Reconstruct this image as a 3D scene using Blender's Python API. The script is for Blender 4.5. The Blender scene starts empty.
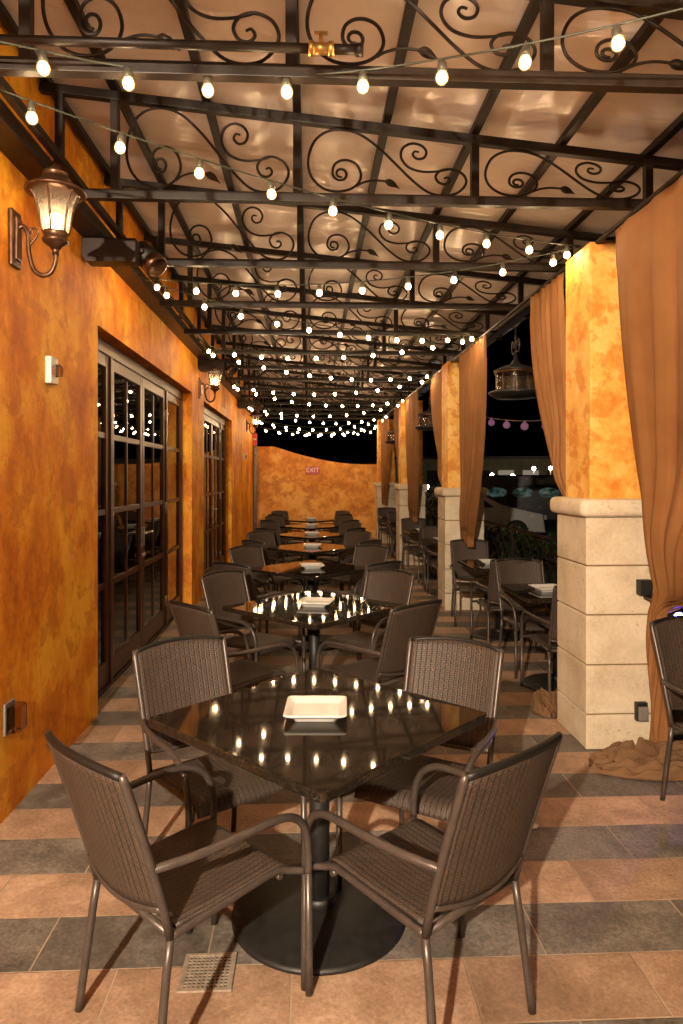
import bpy, bmesh, math, random
from mathutils import Vector, Matrix, noise
R = math.radians
random.seed(7)
S = bpy.context.scene
COL = S.collection

# ------------------------------------------------------------------ materials
def new_mat(name):
    m = bpy.data.materials.new(name); m.use_nodes = True
    nt = m.node_tree
    b = nt.nodes.get('Principled BSDF')
    return m, nt, b

def N(nt, t, **kw):
    n = nt.nodes.new(t)
    for k, v in kw.items():
        if k == 'inp':
            for i, val in v.items(): n.inputs[i].default_value = val
        else: setattr(n, k, v)
    return n

def L(nt, a, b): nt.links.new(a, b)

def math_node(nt, op, a, b=None, c=None):
    n = nt.nodes.new('ShaderNodeMath'); n.operation = op
    for i, v in enumerate((a, b, c)):
        if v is None: continue
        if isinstance(v, (int, float)): n.inputs[i].default_value = v
        else: nt.links.new(v, n.inputs[i])
    return n.outputs[0]

def mixc(nt, fac, a, b, mode='MIX'):
    n = nt.nodes.new('ShaderNodeMix'); n.data_type = 'RGBA'; n.blend_type = mode
    n.clamp_factor = True
    for sock, v in ((n.inputs[0], fac), (n.inputs[6], a), (n.inputs[7], b)):
        if isinstance(v, (int, float)): sock.default_value = v
        elif isinstance(v, tuple): sock.default_value = (*v, 1) if len(v) == 3 else v
        else: nt.links.new(v, sock)
    return n.outputs[2]

def ramp(nt, fac, stops):
    n = nt.nodes.new('ShaderNodeValToRGB')
    el = n.color_ramp.elements
    while len(el) < len(stops): el.new(0.5)
    for e, (p, c) in zip(el, stops):
        e.position = p
        e.color = (c, c, c, 1) if isinstance(c, (int, float)) else (*c, 1)
    nt.links.new(fac, n.inputs[0])
    return n.outputs[0]

def obj_co(nt, scale=(1, 1, 1), rot=(0, 0, 0), world=False):
    if world:
        g = nt.nodes.new('ShaderNodeNewGeometry'); src = g.outputs['Position']
    else:
        t = nt.nodes.new('ShaderNodeTexCoord'); src = t.outputs['Object']
    m = nt.nodes.new('ShaderNodeMapping')
    m.inputs['Scale'].default_value = scale; m.inputs['Rotation'].default_value = rot
    nt.links.new(src, m.inputs[0])
    return m.outputs[0]

def noise_tex(nt, co, scale, detail=4, rough=.55, dist=0):
    n = nt.nodes.new('ShaderNodeTexNoise')
    n.inputs['Scale'].default_value = scale; n.inputs['Detail'].default_value = detail
    n.inputs['Roughness'].default_value = rough; n.inputs['Distortion'].default_value = dist
    nt.links.new(co, n.inputs['Vector'])
    return n.outputs['Fac']

def bump(nt, b, h, strength=.3, dist=.01):
    n = nt.nodes.new('ShaderNodeBump')
    n.inputs['Strength'].default_value = strength; n.inputs['Distance'].default_value = dist
    nt.links.new(h, n.inputs['Height']); nt.links.new(n.outputs[0], b.inputs['Normal'])

def simple(name, col, rough=.5, metal=0, var=.25, scale=18, bumpy=0, spec=None, emit=None, es=0):
    m, nt, b = new_mat(name)
    co = obj_co(nt)
    f = noise_tex(nt, co, scale, 5, .6)
    dark = tuple(c * (1 - var) for c in col); light = tuple(min(1, c * (1 + var)) for c in col)
    L(nt, ramp(nt, f, [(.3, dark), (.7, light)]), b.inputs['Base Color'])
    r = math_node(nt, 'MULTIPLY_ADD', f, .18, rough - .09)
    L(nt, r, b.inputs['Roughness'])
    b.inputs['Metallic'].default_value = metal
    if spec is not None: b.inputs['Specular IOR Level'].default_value = spec
    if bumpy: bump(nt, b, f, bumpy, .004)
    if emit: 
        b.inputs['Emission Color'].default_value = (*emit, 1); b.inputs['Emission Strength'].default_value = es
    return m

def stucco(name, c_lo, c_mid, c_hi, streak=True, blot=1.0, seed=0.0, bw=.6):
    m, nt, b = new_mat(name)
    g = nt.nodes.new('ShaderNodeNewGeometry')
    mp = N(nt, 'ShaderNodeMapping'); mp.inputs['Location'].default_value = (seed, seed * 1.7, seed * .6)
    L(nt, g.outputs['Position'], mp.inputs[0]); co = mp.outputs[0]
    big = noise_tex(nt, co, 1.3 * blot, 6, .6, .2)
    mp2 = N(nt, 'ShaderNodeMapping'); mp2.inputs['Scale'].default_value = (2.4, 2.4, 1.15 if streak else 2.2)
    L(nt, co, mp2.inputs[0])
    st = noise_tex(nt, mp2.outputs[0], 1.8, 6, .62, .15)
    fine = noise_tex(nt, co, 26, 6, .7)
    a = math_node(nt, 'MULTIPLY_ADD', big, .55, math_node(nt, 'MULTIPLY', st, .45))
    a = math_node(nt, 'MULTIPLY_ADD', fine, .16, a)
    col = ramp(nt, a, [(.45, c_lo), (.565, c_mid), (.67, c_hi)])
    blots = ramp(nt, noise_tex(nt, co, 4.2 * blot, 6, .66, .3), [(.515, 0.0), (.575, 1.0)])
    col = mixc(nt, math_node(nt, 'MULTIPLY', blots, bw), col, c_lo)
    sp = ramp(nt, noise_tex(nt, co, 60, 3, .6), [(.66, 0.0), (.72, 1.0)])
    col = mixc(nt, math_node(nt, 'MULTIPLY', sp, .35), col, c_hi)
    L(nt, col, b.inputs['Base Color'])
    b.inputs['Roughness'].default_value = .62
    b.inputs['Specular IOR Level'].default_value = .3
    bump(nt, b, math_node(nt, 'MULTIPLY_ADD', noise_tex(nt, co, 9, 6, .65), .7, math_node(nt, 'MULTIPLY', fine, .35)), .75, .014)
    return m

def glass_mat(name, tint=(1, 1, 1), refl_boost=1.0, frost=0.0, ior=1.5):
    m, nt, b = new_mat(name); nt.nodes.remove(b)
    out = nt.nodes['Material Output']
    tr = N(nt, 'ShaderNodeBsdfTransparent'); tr.inputs[0].default_value = (*tint, 1)
    gl = N(nt, 'ShaderNodeBsdfGlossy'); gl.inputs['Roughness'].default_value = .015
    fr = N(nt, 'ShaderNodeFresnel'); fr.inputs['IOR'].default_value = ior
    co = obj_co(nt)
    bp = N(nt, 'ShaderNodeBump'); bp.inputs['Strength'].default_value = .06 + frost * .8; bp.inputs['Distance'].default_value = .01
    L(nt, noise_tex(nt, co, 2.0 if not frost else 90, 2), bp.inputs['Height']); L(nt, bp.outputs[0], gl.inputs['Normal'])
    mx = N(nt, 'ShaderNodeMixShader')
    L(nt, math_node(nt, 'MINIMUM', math_node(nt, 'MULTIPLY', fr.outputs[0], refl_boost), 1.0), mx.inputs[0])
    if frost:
        tl = N(nt, 'ShaderNodeBsdfTranslucent'); tl.inputs[0].default_value = (.95, .9, .8, 1)
        m2 = N(nt, 'ShaderNodeMixShader'); 
        L(nt, ramp(nt, noise_tex(nt, co, 70, 3), [(.42, frost * .8), (.6, frost)]), m2.inputs[0])
        L(nt, tr.outputs[0], m2.inputs[1]); L(nt, tl.outputs[0], m2.inputs[2])
        L(nt, m2.outputs[0], mx.inputs[1])
    else: L(nt, tr.outputs[0], mx.inputs[1])
    L(nt, gl.outputs[0], mx.inputs[2]); L(nt, mx.outputs[0], out.inputs[0])
    return m

def emit_mat(name, col, strength):
    m, nt, b = new_mat(name)
    b.inputs['Base Color'].default_value = (col[0] * .08, col[1] * .08, col[2] * .08, 1)
    b.inputs['Emission Color'].default_value = (*col, 1)
    b.inputs['Emission Strength'].default_value = strength
    return m

def wicker(name):
    m, nt, b = new_mat(name)
    uv = N(nt, 'ShaderNodeUVMap'); sp = N(nt, 'ShaderNodeSeparateXYZ'); L(nt, uv.outputs[0], sp.inputs[0])
    u = math_node(nt, 'DIVIDE', sp.outputs[0], .0235); v = math_node(nt, 'DIVIDE', sp.outputs[1], .0085)
    cu = math_node(nt, 'FLOOR', u); 
    # strand rounding across v, phase flips every column (over / under)
    ph = math_node(nt, 'MULTIPLY', cu, math.pi)
    rowi = math_node(nt, 'FLOOR', v)
    vr = math_node(nt, 'ABSOLUTE', math_node(nt, 'SINE', math_node(nt, 'MULTIPLY', v, math.pi)))
    fu = math_node(nt, 'FRACT', math_node(nt, 'ADD', u, math_node(nt, 'MULTIPLY', math_node(nt, 'MODULO', rowi, 2.0), .5)))
    arch = math_node(nt, 'SINE', math_node(nt, 'MULTIPLY', fu, math.pi))
    stake = math_node(nt, 'ABSOLUTE', math_node(nt, 'SINE', math_node(nt, 'MULTIPLY', u, math.pi)))
    h = math_node(nt, 'MULTIPLY', math_node(nt, 'MULTIPLY_ADD', arch, .35, .65), math_node(nt, 'MULTIPLY_ADD', vr, .4, .6))
    h = math_node(nt, 'MULTIPLY', h, math_node(nt, 'MULTIPLY_ADD', math_node(nt, 'MINIMUM', math_node(nt, 'MULTIPLY', stake, 2.2), 1.0), .8, .2))
    co = obj_co(nt)
    var = noise_tex(nt, co, 34, 4, .6)
    h2 = math_node(nt, 'MULTIPLY', h, math_node(nt, 'MULTIPLY_ADD', var, .8, .6))
    L(nt, ramp(nt, h2, [(.06, (.006, .005, .004)), (.38, (.023, .016, .012)), (.85, (.066, .046, .034))]), b.inputs['Base Color'])
    b.inputs['Roughness'].default_value = .52
    b.inputs['Specular IOR Level'].default_value = .35
    bump(nt, b, h, .5, .004)
    return m

def floor_mat():
    m, nt, b = new_mat('patio_tiles')
    g = nt.nodes.new('ShaderNodeNewGeometry'); sp = N(nt, 'ShaderNodeSeparateXYZ'); L(nt, g.outputs['Position'], sp.inputs[0])
    PW, PH = .577, .2806
    ry = math_node(nt, 'DIVIDE', math_node(nt, 'SUBTRACT', sp.outputs[1], 2.012 - PH * 40), PH)
    row = math_node(nt, 'FLOOR', ry); odd = math_node(nt, 'MODULO', row, 2.0)
    rx = math_node(nt, 'ADD', math_node(nt, 'DIVIDE', math_node(nt, 'SUBTRACT', sp.outputs[0], .517 - PW * 30), PW), math_node(nt, 'MULTIPLY', odd, .5))
    colm = math_node(nt, 'FLOOR', rx)
    dx = math_node(nt, 'MULTIPLY', math_node(nt, 'PINGPONG', rx, .5), PW)
    dy = math_node(nt, 'MULTIPLY', math_node(nt, 'PINGPONG', ry, .5), PH)
    d = math_node(nt, 'MINIMUM', dx, dy)
    wob = math_node(nt, 'MULTIPLY', math_node(nt, 'SUBTRACT', noise_tex(nt, obj_co(nt, world=True), 30, 4), .5), .003)
    d = math_node(nt, 'ADD', d, wob)
    grout = ramp(nt, math_node(nt, 'MULTIPLY', d, 100), [(.20, 1.0), (.38, 0.0)])
    cx = N(nt, 'ShaderNodeCombineXYZ'); L(nt, row, cx.inputs[0]); L(nt, colm, cx.inputs[1])
    wn = N(nt, 'ShaderNodeTexWhiteNoise', noise_dimensions='3D'); L(nt, cx.outputs[0], wn.inputs['Vector'])
    co = obj_co(nt, world=True)
    va = N(nt, 'ShaderNodeVectorMath', operation='MULTIPLY_ADD'); L(nt, wn.outputs['Color'], va.inputs[0]); va.inputs[1].default_value = (7, 7, 7); L(nt, co, va.inputs[2])
    n1 = noise_tex(nt, va.outputs[0], 5, 8, .68, .4); n2 = noise_tex(nt, va.outputs[0], 70, 4, .7)
    mixn = math_node(nt, 'MULTIPLY_ADD', n2, .45, math_node(nt, 'MULTIPLY', n1, .6))
    terra = ramp(nt, mixn, [(.38, (.23, .140, .086)), (.52, (.37, .232, .148)), (.66, (.53, .355, .24))])
    slate = ramp(nt, mixn, [(.38, (.068, .058, .048)), (.52, (.145, .123, .103)), (.66, (.26, .225, .19))])
    col = mixc(nt, odd, terra, slate)
    tv = math_node(nt, 'MULTIPLY_ADD', wn.outputs['Value'], .42, .79)
    col = mixc(nt, 1.0, col, tv, 'MULTIPLY')
    dirt = ramp(nt, noise_tex(nt, co, .9, 6, .65), [(.35, .72), (.65, 1.0)])
    col = mixc(nt, 1.0, col, dirt, 'MULTIPLY')
    stain = ramp(nt, noise_tex(nt, co, 7, 3, .5, .6), [(.70, 0.0), (.74, .55)])
    col = mixc(nt, stain, col, (.05, .035, .025))
    gcol = ramp(nt, noise_tex(nt, co, 3, 5), [(.35, (.20, .14, .09)), (.65, (.40, .30, .21))])
    col = mixc(nt, grout, col, gcol)
    L(nt, col, b.inputs['Base Color'])
    rr = math_node(nt, 'MULTIPLY_ADD', n1, .35, .36)
    L(nt, rr, b.inputs['Roughness']); b.inputs['Specular IOR Level'].default_value = .4
    hh = math_node(nt, 'SUBTRACT', math_node(nt, 'MULTIPLY', mixn, .8), math_node(nt, 'MULTIPLY', grout, .8))
    bump(nt, b, hh, .5, .006)
    return m

def granite():
    m, nt, b = new_mat('polished_granite')
    co = obj_co(nt)
    n1 = noise_tex(nt, co, 190, 3, .6); n2 = noise_tex(nt, co, 40, 6, .7)
    a = math_node(nt, 'MULTIPLY_ADD', n1, .6, math_node(nt, 'MULTIPLY', n2, .4))
    L(nt, ramp(nt, a, [(.42, (.009, .007, .005)), (.55, (.022, .016, .011)), (.70, (.050, .036, .024))]), b.inputs['Base Color'])
    L(nt, math_node(nt, 'MULTIPLY_ADD', noise_tex(nt, co, 6, 6, .7), .03, .026), b.inputs['Roughness'])
    b.inputs['IOR'].default_value = 1.36
    return m

def stone():
    m, nt, b = new_mat('travertine_blocks')
    co = obj_co(nt, world=True)
    n1 = noise_tex(nt, co, 3.5, 7, .62, .3); n2 = noise_tex(nt, co, 45, 4, .7)
    col = ramp(nt, math_node(nt, 'MULTIPLY_ADD', n2, .3, math_node(nt, 'MULTIPLY', n1, .75)), [(.38, (.47, .37, .25)), (.53, (.60, .50, .36)), (.68, (.70, .60, .46))])
    pits = ramp(nt, noise_tex(nt, obj_co(nt, (1, 1, 1.9), world=True), 34, 5, .62, .5), [(.60, 0.0), (.65, 1.0)])
    pm = math_node(nt, 'MULTIPLY', pits, ramp(nt, noise_tex(nt, co, 4, 3), [(.45, .1), (.62, 1.0)]))
    col = mixc(nt, math_node(nt, 'MULTIPLY', pm, .75), col, (.26, .18, .10))
    L(nt, col, b.inputs['Base Color']); b.inputs['Roughness'].default_value = .75
    bump(nt, b, math_node(nt, 'SUBTRACT', n2, math_node(nt, 'MULTIPLY', pm, 1.6)), .35, .006)
    return m

def canopy_mat():
    m, nt, b = new_mat('clear_vinyl_roofing')
    co = obj_co(nt, world=True)
    n = noise_tex(nt, obj_co(nt, (1.0, 2.4, 1), world=True), .9, 4, .5, .8)
    L(nt, ramp(nt, noise_tex(nt, co, 2.2, 6, .65), [(.3, (.54, .45, .40)), (.7, (.65, .555, .505))]), b.inputs['Base Color'])
    L(nt, math_node(nt, 'MULTIPLY_ADD', noise_tex(nt, co, 3, 4), .2, .13), b.inputs['Roughness'])
    b.inputs['Specular IOR Level'].default_value = .6
    bump(nt, b, n, .4, .09)
    return m

def cloth(name, c1, c2):
    m, nt, b = new_mat(name)
    uv = N(nt, 'ShaderNodeTexCoord').outputs['UV']
    mp = N(nt, 'ShaderNodeMapping'); mp.inputs['Scale'].default_value = (600, 600, 1); L(nt, uv, mp.inputs[0])
    w = noise_tex(nt, mp.outputs[0], 1.0, 2)
    n = noise_tex(nt, obj_co(nt, world=True), 5, 5, .6)
    L(nt, ramp(nt, math_node(nt, 'MULTIPLY_ADD', w, .25, math_node(nt, 'MULTIPLY', n, .75)), [(.3, c1), (.7, c2)]), b.inputs['Base Color'])
    b.inputs['Roughness'].default_value = .75
    out = nt.nodes['Material Output']
    tl = N(nt, 'ShaderNodeBsdfTranslucent'); tl.inputs[0].default_value = (*c2, 1)
    mx = N(nt, 'ShaderNodeMixShader'); mx.inputs[0].default_value = .28
    L(nt, b.outputs[0], mx.inputs[1]); L(nt, tl.outputs[0], mx.inputs[2]); L(nt, mx.outputs[0], out.inputs[0])
    bump(nt, b, w, .15, .001)
    return m

M = {}
M['wall'] = stucco('orange_stucco', (.48, .115, .004), (.78, .27, .008), (.93, .47, .035), bw=.5)
M['pillar'] = stucco('golden_stucco', (.56, .16, .012), (.76, .39, .070), (.84, .54, .17), streak=False, blot=1.7, seed=3.1)
M['backwall'] = stucco('amber_stucco', (.42, .14, .02), (.66, .28, .045), (.78, .42, .10), streak=False, blot=.9, seed=5.7)
M['tile'] = floor_mat(); M['granite'] = granite(); M['stone'] = stone(); M['canopy'] = canopy_mat()
M['iron'] = simple('painted_iron', (.012, .007, .0045), .5, .0, .4, 22, .15, spec=.25)
M['ledger'] = simple('dark_brown_trim', (.018, .008, .0045), .42, 0, .3, 8, .1, spec=.3)
M['bronze'] = simple('aged_bronze', (.085, .040, .020), .36, .7, .4, 30, .2)
M['wood'] = simple('stained_door_timber', (.072, .025, .009), .38, 0, .35, 9, .15)
M['glass'] = glass_mat('window_glass', (.55, .5, .45), 1.2)
M['seeded'] = glass_mat('seeded_glass', (.88, .84, .76), 1.0, .19)
M['chair'] = simple('taupe_powder_coat', (.062, .048, .040), .36, .25, .18, 30, .06)
M['wicker'] = wicker('woven_resin_wicker')
M['black'] = simple('black_cast_iron', (.014, .013, .012), .5, .2, .4, 24, .3)
M['china'] = simple('white_china', (.62, .61, .58), .16, 0, .04, 8)
M['white'] = simple('white_plastic', (.50, .47, .44), .35, 0, .06, 10)
M['red'] = simple('red_paint', (.50, .03, .025), .35, 0, .15, 12)
M['signred'] = simple('sign_red', (.40, .03, .03), .4, 0, .1, 20)
M['pink'] = simple('sign_letters', (.75, .5, .47), .4, 0, .05, 20)
M['brass'] = simple('brass', (.45, .27, .08), .4, .8, .2, 20)
M['steel'] = simple('satin_steel', (.62, .60, .57), .3, .9, .1, 20)
M['greypipe'] = simple('grey_paint', (.17, .15, .14), .45, 0, .15, 14)
M['curtain'] = cloth('curtain_cloth', (.27, .112, .032), (.39, .18, .060))
M['sheer'] = cloth('crumpled_cloth', (.11, .055, .022), (.30, .16, .07))
M['cable'] = simple('green_cable', (.022, .026, .014), .5, 0, .2, 30)
M['socket'] = simple('socket_rubber', (.05, .045, .03), .45, 0, .2, 30)
BULBC = (1.0, .66, .34)
M['bulb'] = emit_mat('warm_bulb', BULBC, 215)
m, nt, b = new_mat('bulb_envelope'); nt.nodes.remove(b)
e_ = N(nt, 'ShaderNodeEmission'); e_.inputs[0].default_value = (1.0, .52, .15, 1); e_.inputs[1].default_value = 1.9
t_ = N(nt, 'ShaderNodeBsdfTransparent'); a_ = N(nt, 'ShaderNodeMixShader'); a_.inputs[0].default_value = .42
L(nt, t_.outputs[0], a_.inputs[1]); L(nt, e_.outputs[0], a_.inputs[2]); L(nt, a_.outputs[0], nt.nodes['Material Output'].inputs[0])
M['envelope'] = m
M['lampbulb'] = emit_mat('lantern_bulb', (1.0, .70, .38), 40)
M['pinkglobe'] = emit_mat('rose_globe', (.75, .30, .48), .16)
M['bluelens'] = emit_mat('blue_lens', (.10, .08, 1.0), 220)
M['clear'] = glass_mat('clear_plastic', (.80, .66, .52), 1.3)
M['grate'] = simple('floor_grate_metal', (.36, .29, .22), .45, .4, .3, 40, .2)
M['mortar'] = simple('brown_mortar', (.20, .12, .06), .9, 0, .2, 30)
M['dark'] = simple('dark_interior', (.022, .014, .010), .8, 0, .3, 2)
M['paper'] = simple('paper', (.8, .78, .74), .8, 0, .05, 10)
M['asphalt'] = simple('asphalt', (.10, .095, .095), .8, 0, .4, 3, .4)
M['grassy'] = simple('verge_soil', (.03, .04, .018), .9, 0, .5, 4, .5)
M['leaf'] = simple('leaf', (.045, .085, .02), .55, 0, .5, 9)
M['bark'] = simple('bark', (.06, .04, .025), .9, 0, .4, 14, .5)
M['carpale'] = simple('pale_car_paint', (.55, .55, .55), .25, .2, .05, 5)
M['cardark'] = simple('dark_car_paint', (.02, .022, .028), .25, .2, .1, 5)
M['tyre'] = simple('tyre_rubber', (.012, .012, .012), .8, 0, .2, 20)
M['tealglass'] = emit_mat('lit_teal_window', (.25, .62, .50), .06)
_nt = M['tealglass'].node_tree; _b = _nt.nodes['Principled BSDF']
L(_nt, ramp(_nt, noise_tex(_nt, obj_co(_nt, (1, 1, 1.6)), 5.5, 3, .6), [(.40, (.01, .02, .02)), (.50, (.16, .42, .36)), (.66, (.75, 1.0, .85))]), _b.inputs['Emission Color'])
M['farwall'] = simple('far_building_wall', (.22, .17, .09), .8, 0, .3, 1)
M['farlamp'] = emit_mat('street_globe', (1.0, .82, .5), 220)
M['coollamp'] = emit_mat('cool_globe', (.72, .92, 1.0), 220)
M['shopwin'] = emit_mat('lit_shop_window', (1.0, .80, .58), .14)

# ------------------------------------------------------------------ mesh builder
class MB:
    def __init__(s): s.bm = bmesh.new(); s.uv = s.bm.loops.layers.uv.new('UVMap')
    def box(s, lo, hi, bev=0, mat4=None, segs=2):
        lo = Vector(lo); hi = Vector(hi); c = (lo + hi) / 2; d = hi - lo
        r = bmesh.ops.create_cube(s.bm, size=1)
        vs = r['verts']
        T = Matrix.Translation(c) @ Matrix.Diagonal((d.x, d.y, d.z, 1))
        if mat4 is not None: T = mat4 @ T
        bmesh.ops.transform(s.bm, matrix=T, verts=vs)
        if bev > 0:
            es = list({e for v in vs for e in v.link_edges})
            bmesh.ops.bevel(s.bm, geom=es, offset=bev, segments=segs, profile=.6, affect='EDGES')
        return s
    def tube(s, pts, r, n=8, cap=True, flat=None):
        P = [Vector(p) for p in pts]
        rs = r if isinstance(r, (list, tuple)) else [r] * len(P)
        t0 = (P[1] - P[0]).normalized()
        up = Vector((0, 0, 1)) if abs(t0.z) < .9 else Vector((1, 0, 0))
        nrm = (up - t0 * up.dot(t0)).normalized()
        rings = []
        for i, p in enumerate(P):
            if i == 0: t = (P[1] - P[0])
            elif i == len(P) - 1: t = P[-1] - P[-2]
            else: t = (P[i + 1] - P[i]).normalized() + (P[i] - P[i - 1]).normalized()
            t.normalize()
            nrm = nrm - t * nrm.dot(t)
            if nrm.length < 1e-6: nrm = t.orthogonal()
            nrm.normalize(); bn = t.cross(nrm)
            ring = []
            for k in range(n):
                a = 2 * math.pi * k / n
                ring.append(s.bm.verts.new(p + (nrm * math.cos(a) + bn * math.sin(a)) * rs[i]))
            rings.append(ring)
        for a, b in zip(rings, rings[1:]):
            for k in range(n):
                f = s.bm.faces.new((a[k], a[(k + 1) % n], b[(k + 1) % n], b[k])); f.smooth = True
        if cap:
            s.bm.faces.new(list(reversed(rings[0]))); s.bm.faces.new(rings[-1])
        return s
    def lathe(s, prof, n=24, loc=(0, 0, 0), axis=None, smooth=True):
        loc = Vector(loc); rings = []
        Q = axis.to_matrix() if axis else Matrix.Identity(3)
        for (r, z) in prof:
            if r < 1e-6: rings.append([s.bm.verts.new(loc + Q @ Vector((0, 0, z)))])
            else: rings.append([s.bm.verts.new(loc + Q @ Vector((r * math.cos(2 * math.pi * k / n), r * math.sin(2 * math.pi * k / n), z))) for k in range(n)])
        for a, b in zip(rings, rings[1:]):
            for k in range(n):
                k2 = (k + 1) % n
                if len(a) == 1 and len(b) == 1: continue
                if len(a) == 1: f = s.bm.faces.new((a[0], b[k2], b[k]))
                elif len(b) == 1: f = s.bm.faces.new((a[k], a[k2], b[0]))
                else: f = s.bm.faces.new((a[k], a[k2], b[k2], b[k]))
                f.smooth = smooth
        return s
    def grid(s, fn, nu, nv, uvs=None, smooth=True):
        V = [[s.bm.verts.new(fn(i / nu, j / nv)) for j in range(nv + 1)] for i in range(nu + 1)]
        for i in range(nu):
            for j in range(nv):
                f = s.bm.faces.new((V[i][j], V[i + 1][j], V[i + 1][j + 1], V[i][j + 1])); f.smooth = smooth
                if uvs:
                    for l, (a, b) in zip(f.loops, ((i, j), (i + 1, j), (i + 1, j + 1), (i, j + 1))):
                        l[s.uv].uv = uvs(a / nu, b / nv)
        return s
    def poly(s, pts, smooth=False):
        f = s.bm.faces.new([s.bm.verts.new(p) for p in pts]); f.smooth = smooth; return s
    def prism(s, pts, axis, a, b, bev=0):
        # pts 2-D outline, extruded along axis from a to b
        def mk(p, t):
            if axis == 'x': return (t, p[0], p[1])
            if axis == 'y': return (p[0], t, p[1])
            return (p[0], p[1], t)
        A = [s.bm.verts.new(mk(p, a)) for p in pts]; B = [s.bm.verts.new(mk(p, b)) for p in pts]
        fs = [s.bm.faces.new(A), s.bm.faces.new(list(reversed(B)))]
        n = len(pts)
        for k in range(n): fs.append(s.bm.faces.new((A[k], B[k], B[(k + 1) % n], A[(k + 1) % n])))
        if bev:
            es = [e for f in fs[:2] for e in f.edges]
            bmesh.ops.bevel(s.bm, geom=list(set(es)), offset=bev, segments=2, profile=.6, affect='EDGES')
        return s
    def build(s, name, mat, parent=None, solid=0):
        bmesh.ops.recalc_face_normals(s.bm, faces=s.bm.faces)
        me = bpy.data.meshes.new(name); s.bm.to_mesh(me); s.bm.free()
        me.materials.append(mat)
        o = bpy.data.objects.new(name, me); COL.objects.link(o)
        if parent is not None: o.parent = parent
        if solid:
            md = o.modifiers.new('thick', 'SOLIDIFY'); md.thickness = solid; md.offset = 0
        return o

def smooth_path(P, k=6, closed=False):
    P = [Vector(p) for p in P]; out = []
    n = len(P)
    for i in range(n - 1):
        p0 = P[max(i - 1, 0)]; p1 = P[i]; p2 = P[i + 1]; p3 = P[min(i + 2, n - 1)]
        for j in range(k):
            t = j / k
            out.append(.5 * ((2 * p1) + (p2 - p0) * t + (2 * p0 - 5 * p1 + 4 * p2 - p3) * t * t + (3 * p1 - p0 - 3 * p2 + p3) * t ** 3))
    out.append(P[-1])
    return out

def tag(o, label=None, cat=None, group=None, kind=None):
    if label: o['label'] = label
    if cat: o['category'] = cat
    if group: o['group'] = group
    if kind: o['kind'] = kind
    return o

def thing(name, label, cat, loc=(0, 0, 0), rz=0, group=None):
    o = bpy.data.objects.new(name, None); COL.objects.link(o)
    o.location = loc; o.rotation_euler = (0, 0, rz); o.empty_display_size = .1
    return tag(o, label, cat, group, 'thing')

CHILDREN = {}
def kids(o): return [c for c in bpy.data.objects if c.parent == o]
def dup(root, loc, rz, label):
    r = root.copy(); COL.objects.link(r); r.location = loc; r.rotation_euler = (0, 0, rz); r['label'] = label
    if root not in CHILDREN: CHILDREN[root] = [(c, kids(c)) for c in kids(root)]
    for c, gs in CHILDREN[root]:
        d = c.copy(); COL.objects.link(d); d.parent = r
        for g in gs:
            e = g.copy(); COL.objects.link(e); e.parent = d
    return r

def struct(name, mb, mat, label=None):
    o = mb.build(name, mat); o['kind'] = 'structure'
    if label: tag(o, label)
    return o

def text_mesh(name, body, size, mat, parent, loc, rot, ext=.002):
    cu = bpy.data.curves.new(name, 'FONT'); cu.body = body; cu.size = size; cu.extrude = ext
    cu.align_x = 'CENTER'; cu.align_y = 'CENTER'
    t = bpy.data.objects.new(name + '_tmp', cu); COL.objects.link(t)
    bpy.context.view_layer.update()
    me = bpy.data.meshes.new_from_object(t.evaluated_get(bpy.context.evaluated_depsgraph_get()))
    bpy.data.objects.remove(t)
    me.materials.clear(); me.materials.append(mat)
    o = bpy.data.objects.new(name, me); COL.objects.link(o); o.parent = parent
    o.location = loc; o.rotation_euler = rot
    return o

# ------------------------------------------------------------------ key dimensions
XW = -1.45          # face of the restaurant wall
XR = 1.645           # corridor face of the pillars
Y0, Y1 = -4.2, 17.5
def ztop(x): return 3.56 - .097 * x
ORD = ['nearest', 'second', 'third', 'fourth', 'fifth', 'sixth', 'seventh', 'eighth', 'ninth', 'tenth', 'eleventh', 'twelfth', 'thirteenth', 'fourteenth', 'fifteenth', 'sixteenth', 'seventeenth']

# ------------------------------------------------------------------ ground
struct('ground', MB().grid(lambda u, v: Vector((-60 + 220 * u, -60 + 320 * v, -.16)), 6, 6), M['grassy'])
struct('parking_lot', MB().box((5.2, 9, -.157), (60, 70, -.150)), M['asphalt'])
struct('patio_floor', MB().box((-1.62, Y0 - 1, -.15), (2.95, 19.5, 0)), M['tile'])

# ------------------------------------------------------------------ restaurant wall with doors
OPEN = [(4.74, 8.46), (9.40, 12.75)]
ZD = 2.67
fac = thing('restaurant_facade', 'long orange stucco restaurant wall with two glazed door openings', 'facade', (XW, 0, 0))
def wl(mb, y0, y1, z0, z1): mb.box((-.19, y0, z0), (0, y1, z1))
w = MB()
ys = [Y0, OPEN[0][0], OPEN[0][1], OPEN[1][0], OPEN[1][1], 18.2]
wl(w, ys[0], ys[1], 0, 3.78); wl(w, ys[2], ys[3], 0, 3.78); wl(w, ys[4], ys[5], 0, 3.78)
for a, b in OPEN: wl(w, a, b, ZD, 3.78)
w.build('wall', M['wall'], fac)
led = MB(); led.box((.001, Y0, 3.155), (.14, 17.4, 3.24), .006); led.box((.001, Y0, 3.242), (.10, 17.4, 3.262), .003)
led.build('ledger_beam', M['ledger'], fac)

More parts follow.
